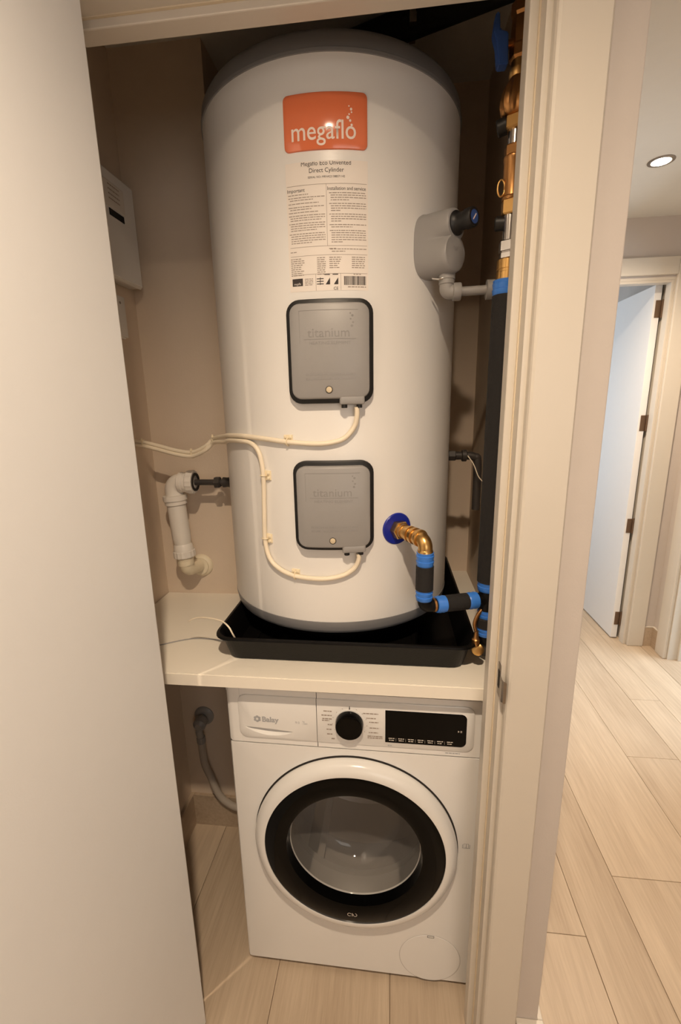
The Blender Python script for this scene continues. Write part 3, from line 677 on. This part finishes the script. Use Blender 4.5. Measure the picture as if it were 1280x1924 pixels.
link('wall_flange', lth(fl-Vector((0, .018, 0)), (0, 1, 0), [(0, .0235), (.001, .026), (.007, .026), (.009, .031), (.015, .0355), (.018, .0355)], 36), M_WASTE2, wv, 40)

# ------------------------------------------------------------------ cables
def cable(name, label, pts, r=.0052):
    t = thing(name, label, 'cable', pts[0], 'element cables clipped to the cylinder'); link('sheath', tube(NB(), pts, r, 12, 6), M_CABLE, t, 60); return t
def clip(parent, deg, z, vert, d=.0):
    t = math.radians(deg); s = (t-PH0)*CR
    b = link('cable_clip', panel(cm, .019, .021, .001, .0, .0036, .0008, xc=s+(.007 if vert else 0), zc=z+(0 if vert else .004), nx=2), M_CLIP, parent, 30)
    p = (.008, .004) if vert else (.005, .009)
    bm = NB()
    for k in (-1, 1):
        q = cm(s+(.0115 if vert else .0055*k), z+(.0055*k if vert else .0105), .003); box(bm, q.x-.003, q.x+.003, q.y-.004, q.y+.002, q.z-.003, q.z+.003, bev=.0005, seg=1)
    tie = []
    for i in range(9):
        a = PI*i/8-PI/2
        tie.append(cm(s+(.0085*math.sin(a)) if vert else s, z if vert else z+.0085*math.sin(a), .0015+.0112*math.cos(a)))
    tube(bm, tie, .0014, 6, 2); link('tie', bm, M_CLIP, b, 50)
D = .0066
far = [(-.646+.006, .330, 1.388), (-.60, .327, 1.3835), (-.545, .325, 1.370), (-.500, .318, 1.3600), (-.455, .308, 1.3570), (-.410, .292, 1.3740), (-.384, .285, 1.3935)]
cu_ = [ca(14.0, zb1-.008, .016), ca(14.2, zb1-.022, .0145), ca(13.4, zb1-.045, .010), ca(9.8, zb1-.068, D), ca(5, zb1-.077, D), ca(-2, zb1-.080, D), ca(-13.8, zb1-.076, D), ca(-24, zb1-.0705, D), ca(-38, zb1-.066, D), ca(-52, zb1-.0675, D), ca(-60, zb1-.071, .008)]
up_far = [Vector(p)+Vector((0, 0, .009)) for p in reversed(far)]
c1 = cable('element_cable', 'upper cream cable from the upper grey cover clipped across the cylinder', cu_+up_far)
clip(c1, -13.8, zb1-.076, False)
cl_ = [ca(14.0, zb2-.008, .016), ca(14.3, zb2-.020, .0145), ca(13, zb2-.040, .010), ca(9.5, zb2-.056, D), ca(4, zb2-.065, D), ca(-3, zb2-.0685, D), ca(-13.1, zb2-.0655, D), ca(-21, zb2-.053, D), ca(-26, zb2-.030, D), ca(-27.8, zb2+.012, D), ca(-27.2, zb2+.085, D), ca(-26.6, zb2+.155, D), ca(-28.3, zb2+.204, D), ca(-33, zb2+.2235, D), ca(-41, zb2+.227, D), ca(-52, zb2+.2255, D), ca(-60, zb2+.219, .008)]
c2 = cable('element_cable', 'lower cream cable looping down to the lower grey cover', cl_+[Vector(p)+Vector((0, -.002, -.001)) for p in reversed(far)])
clip(c2, -13.1, zb2-.0655, False); clip(c2, -27.8, 1.1905, True); clip(c2, -26.6, 1.333, True)
for i, k in ((6, 0), (4, 0), (1, 0)):
    p = Vector(far[i])+Vector((0, 0, .004)); d = (Vector(far[max(i-1, 0)])-Vector(far[min(i+1, len(far)-1)])).normalized(); x, y, d = frame(d)
    bm = NB(); tube(bm, [p+x*(.0062*math.cos(a))+y*(.0108*math.sin(a)) for a in [2*PI*j/16 for j in range(17)]], .0012, 6, 0)
    box(bm, p.x-.002, p.x+.002, p.y-.009, p.y-.005, p.z-.001+.009, p.z+.006+.009)
    link('cable_tie', bm, M_CLIP, c1, 60)
sw = thing('sensor_cable', 'thin white lead arching over the left corner of the black tray', 'cable', (-.50, .13, .905))
bm = NB(); tube(bm, [(-.287, .108, .911), (-.2865, .085, .945), (-.290, .068, .978), (-.300, .072, .993), (-.322, .086, .999), (-.360, .102, .997), (-.388, .110, .993), (-.405, .113, .987), (-.414, .114, .981)], .0019, 8); link('sheath', bm, M_CABLE, sw, 60)
s2 = thing('sensor_cable', 'thin grey lead lying flat on the worktop left of the tray', 'cable', (-.50, .13, .905))
bm = NB(); tube(bm, [(-.62, .100, .9055), (-.56, .112, .9055), (-.508, .127, .9055), (-.47, .150, .9055), (-.433, .166, .9055), (-.395, .167, .9055), (-.340, .160, .9055), (-.322, .150, .9058)], .0015, 8); link('sheath', bm, M_GREYL, s2, 60)

# ------------------------------------------------------------------ consumer unit and switch on the left wall
XF = -.603
cu = thing('consumer_unit', 'white electrical consumer unit high on the left wall with dark breaker slot', 'fuse box', (LX, .27, 1.79))
link('housing', box(NB(), LX+.0005, XF-.008, .118, .425, 1.794, 2.032, bev=.006), M_APPL2, cu, 40)
bm = NB(); 
a = [(XF-.010, y, z) for y, z in ((.112, 1.7915), (.4275, 1.7915), (.4275, 2.034), (.112, 2.034))]; b = [(XF, y, z) for y, z in ((.118, 1.797), (.422, 1.797), (.422, 2.028), (.118, 2.028))]
va = [bm.verts.new(p) for p in a]; vb = [bm.verts.new(p) for p in b]
bridge(bm, va, vb); bm.faces.new(vb); bm.faces.new(va[::-1]); bmesh.ops.recalc_face_normals(bm, faces=bm.faces)
bmesh.ops.bevel(bm, geom=[e for e in bm.edges], offset=.002, segments=2, affect='EDGES')
fc = link('front_cover', bm, M_APPL2, cu, 30)
wx_ = lambda y, z: Vector((XF+.0006, y, z))
bm = NB(); box(bm, XF-.0005, XF+.0012, .305, .3655, 1.9305, 1.9455); link('breaker_slot', bm, M_GLOSSB, fc)
bm = NB(); box(bm, XF-.001, XF+.0025, .18, .372, 1.949, 2.005, bev=.002); ld = link('hinged_lid', bm, M_GREYL, fc)
ld.data.materials.clear(); ld.data.materials.append(mat('smoked_lid', (222, 217, 210), .25))
bm = NB(); m_ = lambda y, z: Vector((XF+.0029, y, z))
for k in range(4): bars(bm, m_, .305, .362, 1.995-k*.010, .003, rnd, .8)
link('printed_label', bm, M_INKL, fc)
sb = thing('junction_box', 'small white switch box below the consumer unit on the left wall', 'switch', (LX, .31, 1.65))
link('back_box', box(NB(), LX+.0005, LX+.022, .268, .350, 1.657, 1.757, bev=.003), M_APPL2, sb, 40)
link('plate', box(NB(), LX+.0205, LX+.027, .266, .352, 1.660, 1.7585, bev=.002), M_APPL2, sb, 40)
link('screw', lth((LX+.0268, .330, 1.742), (1, 0, 0), [(0, .0035), (.001, .003)], 12), M_STEEL, sb)

# ------------------------------------------------------------------ stop valve and hose under the worktop
sv = thing('stop_valve', 'grey washing machine valve and hose in the dark gap left of the machine', 'valve', (-.575, BX, .44))
vc_ = Vector((-.5675, BX, .452))
link('wall_plate', lth(vc_, (0, -1, 0), [(0, .034), (.004, .034), (.010, .026), (.012, .018)], 32), M_PIPEG, sv, 40)
link('body', lth(vc_, (0, -1, -.12), [(0, .0135), (.022, .0135), (.023, .0215), (.046, .0215), (.050, .018), (.056, .012)], 24), M_PIPEG, sv, 40)
e0 = vc_+Vector((0, -.040, -.008))
link('elbow', tube(NB(), [e0, e0+Vector((-.003, -.004, -.022)), e0+Vector((0, -.002, -.048))], .0115, 16), M_PIPEG, sv, 50)
link('hose_nut', ribbed(NB(), e0+Vector((.0, -.002, -.044)), (.05, 0, -1), .022, .0135, 28), M_PIPEG, sv, 30)
h0 = e0+Vector((.001, -.002, -.06))
pts = [h0, h0+Vector((.002, .002, -.09)), (-.553, .425, .225), (-.530, .428, .150), (-.490, .430, .108), (-.440, .433, .090), (-.385, .436, .086), (-.350, .470, .088)]
link('hose', tube(NB(), pts, .0122, 14), mat('grey_hose', (176, 166, 154), .55), sv, 60)

# ------------------------------------------------------------------ washing machine
WX, WY, WYAW = -.3168, .0567, -.0064
wm = thing('washing_machine', 'white front-loading washing machine with black porthole ring under the worktop', 'washing machine', (WX+.299, WY+.25, 0))
cw, sw_ = math.cos(WYAW), math.sin(WYAW)
def wp(x, z, d=0.): return Vector((WX+x*cw+d*sw_, WY+x*sw_-d*cw, z))      # d = out of the front
def wbox(bm, x0, x1, d0, d1, z0, z1, bev=0., seg=2):
    b = NB(); box(b, x0, x1, -d1, -d0, z0, z1, bev, seg)
    for v in b.verts: v.co = wp(v.co.x, v.co.z, -v.co.y)
    return join(bm, b)
DX, DZ = .2990, .4370
# cabinet: sides, top, back; a front panel with a round opening for the drum
bm = NB(); wbox(bm, 0, .016, -.50, -.012, .012, .846, .004); wbox(bm, .582, .598, -.50, -.012, .012, .846, .004); wbox(bm, .010, .588, -.50, -.48, .012, .846); wbox(bm, 0, .598, -.50, -.006, .832, .847, .004); wbox(bm, .005, .593, -.49, -.02, .012, .03)
link('cabinet', bm, M_APPL, wm)
bm = NB(); n = 96; ro = .2010
hole = [bm.verts.new(wp(DX+ro*math.cos(2*PI*i/n), DZ+ro*math.sin(2*PI*i/n), 0)) for i in range(n)]
hin = [bm.verts.new(wp(DX+ro*math.cos(2*PI*i/n), DZ+ro*math.sin(2*PI*i/n), -.03)) for i in range(n)]
def rim(i, e, d):
    a = 2*PI*i/n; c, s = math.cos(a), math.sin(a); hx0, hx1, hz0, hz1 = -DX+e, .598-DX-e, .0125-DZ+e*.3, .7000-DZ
    t = min((hx1/c if c > 1e-9 else hx0/c if c < -1e-9 else 9), (hz1/s if s > 1e-9 else hz0/s if s < -1e-9 else 9)); return DX+t*c, DZ+t*s
# square outline with exact corners
crn = [(.598, .700), (0, .700), (0, .0125), (.598, .0125)]
def outl(e, d):
    V = []
    P = [rim(i, e, d) for i in range(n)]
    for cx_, cz_ in crn:
        ex_ = min(max(cx_, e), .598-e); ez_ = max(cz_, .0125+e*.3); k = min(range(n), key=lambda i: (P[i][0]-ex_)**2+(P[i][1]-ez_)**2); P[k] = (ex_, ez_)
    return [bm.verts.new(wp(x, z, d)) for x, z in P]
o1 = outl(.014, 0); o2 = outl(.006, -.003); o3 = outl(.0015, -.009); o4 = outl(0, -.018)
bridge(bm, hin, hole); bridge(bm, hole, o1); bridge(bm, o1, o2); bridge(bm, o2, o3); bridge(bm, o3, o4)
bmesh.ops.recalc_face_normals(bm, faces=bm.faces)
link('front_panel', bm, M_APPL, wm, 25)
link('seam_shade', wbox(NB(), .004, .594, -.02, -.004, .699, .7045), M_RECSHADE, wm)  # dark filler painting shade into the seam below the fascia
# drawer front and fascia
def fascia_box(x0, x1, z0, z1, round_left, round_right):
    b = NB(); r = .016
    pr = []
    pr += [(x0, -.018)]
    pr += [(x0+r-r*math.cos(a), -r+r*math.sin(a)) for a in [PI/2*i/5 for i in range(6)]] if round_left else [(x0, -.001), (x0+.001, 0)]
    pr += [(x1-r+r*math.sin(a), -r+r*math.cos(a)) for a in [PI/2*i/5 for i in range(6)]] if round_right else [(x1-.001, 0), (x1, -.001)]
    pr += [(x1, -.018)]
    a = [b.verts.new(wp(x, z0, d)) for x, d in pr]; c = [b.verts.new(wp(x, z1, d)) for x, d in pr]
    m = len(pr)
    for i in range(m): b.faces.new((a[i], a[(i+1) % m], c[(i+1) % m], c[i]))
    b.faces.new(a[::-1]); b.faces.new(c); bmesh.ops.recalc_face_normals(b, faces=b.faces); return b
SXM = .2168
fs = link('fascia', fascia_box(SXM+.0007, .598, .7035, .8465, False, True), M_APPL, wm, 30)
bm = fascia_box(0, .036, .7035, .8465, True, False)          # the middle stands back to leave room for the finger grip
wbox(bm, .036, SXM-.0007, -.018, 0, .7035, .7215); wbox(bm, .036, SXM-.0007, -.018, 0, .8275, .8465); wbox(bm, .036, SXM-.0007, -.018, -.0135, .7215, .8275)
dr = link('detergent_drawer', bm, M_APPL, wm, 30)
def half_panel(x0, x1, z0, z1, rad, left, dep=.0032, hole=None):
    """raised inner plate, rounded on one end only"""
    b = NB(); L = []
    for e, d in ((0, -.001), (.0004, dep*.55), (.0030, dep)):
        P = []
        if left:
            P += [(x1, z0+e)]; P += [(x1, z1-e)]
            P += [(x0+rad-(rad-e)*math.sin(t), z1-rad+(rad-e)*math.cos(t)) for t in [PI/2*i/8 for i in range(9)]]
            P += [(x0+rad-(rad-e)*math.cos(t), z0+rad-(rad-e)*math.sin(t)) for t in [PI/2*i/8 for i in range(9)]]
        else:
            P += [(x0, z1-e)]; P += [(x0, z0+e)]
            P += [(x1-rad+(rad-e)*math.sin(t), z0+rad-(rad-e)*math.cos(t)) for t in [PI/2*i/8 for i in range(9)]]
            P += [(x1-rad+(rad-e)*math.cos(t), z1-rad+(rad-e)*math.sin(t)) for t in [PI/2*i/8 for i in range(9)]]
        L.append([b.verts.new(wp(x, z, d)) for x, z in P])
    bridge(b, L[0], L[1]); bridge(b, L[1], L[2])
    if hole:
        H = [b.verts.new(wp(x, z, dep)) for x, z in hole]; n_ = len(H)
        ed = [b.edges.get((L[2][i], L[2][(i+1) % len(L[2])])) for i in range(len(L[2]))]+[b.edges.new((H[i], H[(i+1) % n_])) for i in range(n_)]
        bmesh.ops.triangle_fill(b, use_beauty=True, use_dissolve=False, edges=ed)
        zt = max(z for x, z in hole); xm = sum(x for x, z in hole)/n_
        P1 = [b.verts.new(wp(xm+(x-xm)*.97, zt-(zt-z)*.93, dep-.0020)) for x, z in hole]
        P2 = [b.verts.new(wp(xm+(x-xm)*.90, zt-.0004-(zt-z)*.50, -.0095)) for x, z in hole]
        bridge(b, H, P1); bridge(b, P1, P2); b.faces.new(P2)
    else:
        b.faces.new(L[2]); b.faces.new(L[0][::-1])
    bmesh.ops.recalc_face_normals(b, faces=b.faces); return b
PZ0, PZ1, PD = .7170, .832, .0032
link('plate', half_panel(SXM+.0007, .5690, PZ0, PZ1, .020, False), M_APPL2, fs, 30)
def grip_z(x): return .7480-.0075*(x-.0450)/.115
grip = [(x, grip_z(x)+.0012*math.sin(PI*(x-.045)/.115)) for x in [.045+.115*i/18 for i in range(19)]]
grip += [(x, grip_z(x)-.0165*math.sin(PI*min(max((x-.045)/.115, 0), 1))**.75) for x in [.160-.115*i/18 for i in range(1, 18)]]
dp = link('plate', half_panel(.0310, SXM-.0007, PZ0, PZ1, .020, True, hole=grip), M_APPL2, dr, 30)
P3 = lambda x, z: wp(x, z, PD+.0004)
# maker's flower mark and name
b = NB()
for i in range(6):
    a = PI/2+2*PI*i/6; c = (.0760+.0055*math.cos(a), .7705+.0055*math.sin(a)); b.faces.new([b.verts.new(P3(c[0]+.0036*math.cos(t), c[1]+.0036*math.sin(t))) for t in [2*PI*k/12 for k in range(12)]])
b2 = text_bm('Balay', .0190, lambda x, y: P3(.0870+x, .7640+y), 'LEFT', bold=.0006); join(b, b2)
link('maker_mark', b, M_INKG, dp)
link('flower_centre', (lambda q: (q.faces.new([q.verts.new(wp(.0760+.003*math.cos(t), .7705+.003*math.sin(t), PD+.0007)) for t in [2*PI*k/12 for k in range(12)]]), q)[1])(NB()), M_APPL2, dp)
b = NB(); join(b, text_bm('\u25c1 9', .010, lambda x, y: P3(.1680+x, .7640+y), 'LEFT')) if False else None
join(b, text_bm('9.0', .0085, lambda x, y: P3(.1660+x, .7640+y), 'LEFT')); join(b, text_bm('kg', .0058, lambda x, y: P3(.1830+x, .7690+y), 'LEFT')); join(b, text_bm('1200', .0058, lambda x, y: P3(.1830+x, .7630+y), 'LEFT'))
link('capacity_mark', b, M_INKG, dp)
# programme dial
kc = wp(.2925, .7745, PD)
dn = wp(0, 0, 1)-wp(0, 0, 0)
link('dial_ring', lth(kc-dn*.001, dn, [(0, .0355), (.0018, .0352), (.0022, .0335)], 48), M_APPL2, fs, 40)
link('dial', lth(kc, dn, [(0, .0315), (.003, .0322), (.016, .0308), (.0185, .0298), (.0195, .0275), (.0192, .0240), (.0192, .001)], 56), M_GLOSSB, fs, 30)
b = NB(); b.faces.new([b.verts.new(P3(x, z)) for x, z in ((.2908, .8075), (.2942, .8075), (.2935, .8185), (.2925, .8185))]); link('dial_mark', b, M_INK, fs)
b = NB()
for k, (dx, z) in enumerate(((.2330, .8010), (.2280, .7900), (.2300, .7810), (.2420, .7660), (.2390, .7535), (.2400, .7410), (.2500, .7290))):
    bars(b, P3, dx, .2530 if k < 6 else .258, z, .0028, rnd, .95)
    if k == 2: bars(b, P3, .2290, .2470, .7765, .0026, rnd, .95)
for k, (x, z) in enumerate(((.3235, .8010), (.3310, .7890), (.3370, .7790), (.3380, .7640), (.3360, .7520), (.3330, .7425), (.3330, .7380))): bars(b, P3, x, x+(.034 if k in (0, 5, 6) else .021), z, .0026, rnd)
for i in range(-6, 7):
    if i in (0,): continue
    a = PI/2-i*.42; q = (.2925+.0395*math.cos(a), .7745+.0395*math.sin(a)); b.faces.new([b.verts.new(P3(q[0]+.0009*math.cos(t), q[1]+.0009*math.sin(t))) for t in [2*PI*k/8 for k in range(8)]])
link('programme_print', b, M_INKL, fs)['kind'] = 'stuff'
link('display', half_panel(.3733, .5530, .7290, .8150, .014, False, dep=.0046), M_GLOSSB, fs, 25)
PDs = lambda x, z: wp(x, z, .0051)
b = NB()
for i in range(7):
    x = .3810+i*.0215; bars(b, PDs, x, x+.013, .7420, .0022, rnd); bars(b, PDs, x+.001, x+.012, .7370, .0022, rnd)
    if i < 6: quad(b, PDs, x+.0162, x+.0166, .7360, .7440)
b.faces.new([b.verts.new(PDs(x, z)) for x, z in ((.5330, .7690), (.5330, .7740), (.5365, .7715))]); quad(b, PDs, .5385, .5395, .7690, .7740); quad(b, PDs, .5405, .5415, .7690, .7740)
link('display_print', b, mat('pale_print', (206, 198, 188), .5), fs)
b = NB(); F0 = lambda x, z: wp(x, z, .0004); bars(b, F0, .5080, .5400, .7095, .0024, rnd); bars(b, P3, .3790, .3880, .7215, .0024, rnd)
link('slogan_print', b, M_INKG, fs)
# door: white outer ring, black glass ring, clear bowl; drum behind
def dl_(p, prof, m, nm, par, n=112, sm=35, **k): return link(nm, lth(wp(DX, p, 0), dn, prof, n, **k), m, par, sm)
dcz = DZ
door = dl_(dcz, [(.000, .2365), (.002, .2440), (.010, .2455), (.018, .2440), (.026, .2385), (.031, .2290), (.0328, .2215), (.0326, .2165), (.026, .2155)], M_APPL2, 'porthole_door', wm, cap0=False, cap1=False)
dl_(dcz, [(.000, .2478), (.0005, .2478), (.0006, .2370)], M_RECSHADE, 'door_gap_shade', door, cap0=False, cap1=False)  # flat dark ring painting the shade around the door edge
dl_(dcz, [(.0310, .2160), (.0316, .2150), (.0310, .1700), (.0290, .1630), (.016, .1625), (.000, .1615)], M_GLOSSB, 'black_ring', door, cap0=False, cap1=False)
dl_(dcz, [(.004, .1622), (.0015, .1612), (-.003, .1602), (-.020, .155), (-.050, .145), (-.078, .128), (-.088, .120), (-.094, .105), (-.100, .060), (-.102, .0005)], M_GLASS, 'glass_bowl', door, cap0=False, cap1=False)
dl_(dcz, [(.0010, .1622), (.0035, .1606), (.0040, .1594), (.0025, .1585), (.0, .1590)], glass_mat('glint_glass', (.9, .9, .9), .08, .55), 'rim_glint', door, cap0=False, cap1=False)  # pale lip added to paint a glint along the glass edge
dl_(dcz, [(-.006, .1990), (-.030, .190), (-.050, .170), (-.065, .168)], M_GASK, 'door_seal', wm, cap0=False, cap1=False)
dl_(dcz, [(-.050, .172), (-.070, .235), (-.074, .240), (-.20, .240), (-.204, .243), (-.208, .240), (-.34, .240), (-.352, .225), (-.358, .15), (-.362, .10), (-.350, .07), (-.350, .001)], M_DRUM, 'drum', wm, cap0=False, cap1=False, sm=40)
for k in range(3):
    b = NB(); a = PI/2+.5+2*PI*k/3; r_ = .222; c = wp(DX+r_*math.cos(a), DZ+r_*math.sin(a), -.20); rd = (wp(DX, DZ, -.20)-c).normalized(); tg = dn.cross(rd)
    vs = [b.verts.new(c+rd*h_+tg*w_+dn*l_) for l_ in (-.12, .11) for h_, w_ in ((-.02, -.03), (.022, -.010), (.022, .010), (-.02, .03))]
    for i in range(4): b.faces.new((vs[i], vs[(i+1) % 4], vs[4+(i+1) % 4], vs[4+i]))
    b.faces.new(vs[:4]); b.faces.new(vs[4:])
    bmesh.ops.recalc_face_normals(b, faces=b.faces); link('drum_paddle', b, M_DRUM, wm)
# handle hollow at the top of the ring and print at the bottom
b = NB(); pts_i = []
PB = lambda x, z: wp(x, z, .0322)
b = NB()
for cx_, s_ in ((.2870, 1), (.3010, -1)):
    P = [(cx_+.0052*math.cos(t), .2490+.0052*math.sin(t)) for t in [s_*(PI*.15)+(0 if s_ > 0 else PI)+2*PI*.8*i/14 for i in range(15)]]
    Q = [(cx_+(x-cx_)*.72, .2490+(z-.2490)*.72) for x, z in P]
    for i in range(14): b.faces.new([b.verts.new(PB(*p)) for p in (P[i], P[i+1], Q[i+1], Q[i])])
quad(b, PB, .2932, .2948, .2440, .2540)
link('door_print', b, bpy.data.materials['pale_print'], door)
# icon, filter flap, feet
b = NB(); F1 = lambda x, z: wp(x, z, .0004)
for x0_, x1_, z0_, z1_ in ((.5560, .5575, .4500, .4600), (.5560, .5740, .4490, .4505), (.5725, .5740, .4500, .4600), (.5642, .5658, .4490, .4620), (.5590, .5640, .4615, .4625), (.5660, .5710, .4615, .4625), (.5590, .5602, .4515, .4620), (.5698, .5710, .4515, .4620)): quad(b, F1, x0_, x1_, z0_, z1_)
link('book_icon', b, M_INKG, wm)
ff = link('filter_flap', lth(wp(.4890, .0880, -.001), dn, [(0, .0765), (.0012, .0765), (.0018, .0755), (.0018, .001)], 72), M_APPL, wm, 30)
link('flap_gap_shade', lth(wp(.4890, .0880, -.001), dn, [(0, .0775), (.0013, .0775), (.0013, .0766)], 72, cap0=False, cap1=False), mat('seam_shade_grey', (186, 183, 180), .6), ff)  # grey ring painting the faint shade of the flap seam
b = NB(); F2 = lambda x, z: wp(x, z, .0012)
for q_ in ((.4815, .4985, .1630, .1642), (.4815, .4985, .1570, .1580), (.4815, .4825, .1570, .1642), (.4975, .4985, .1570, .1642)): quad(b, F2, *q_)
link('finger_slot', b, M_RECSHADE, ff)
for x, d in ((.06, -.06), (.54, -.06), (.06, -.44), (.54, -.44)): link('foot', lth((*wp(x, 0, d).xy, 0.0005), UPZ, [(0, .020), (.008, .020), (.013, .014)], 18), M_BLACK, wm, 40)

# small joined prints and marks
for o in bpy.data.objects:
    if o.parent and o.name.split('.')[0] in ('moulded_lettering', 'symbols', 'display_print', 'programme_print', 'fine_print', 'ruled_line', 'slogan_print', 'printed_label', 'lettering', 'bubbles', 'heading', 'maker_mark', 'capacity_mark', 'barcode', 'book_icon', 'door_print', 'panel_word', 'floor_rib', 'elbow_collar', 'tie', 'cable_tie'):
        o['kind'] = 'stuff'
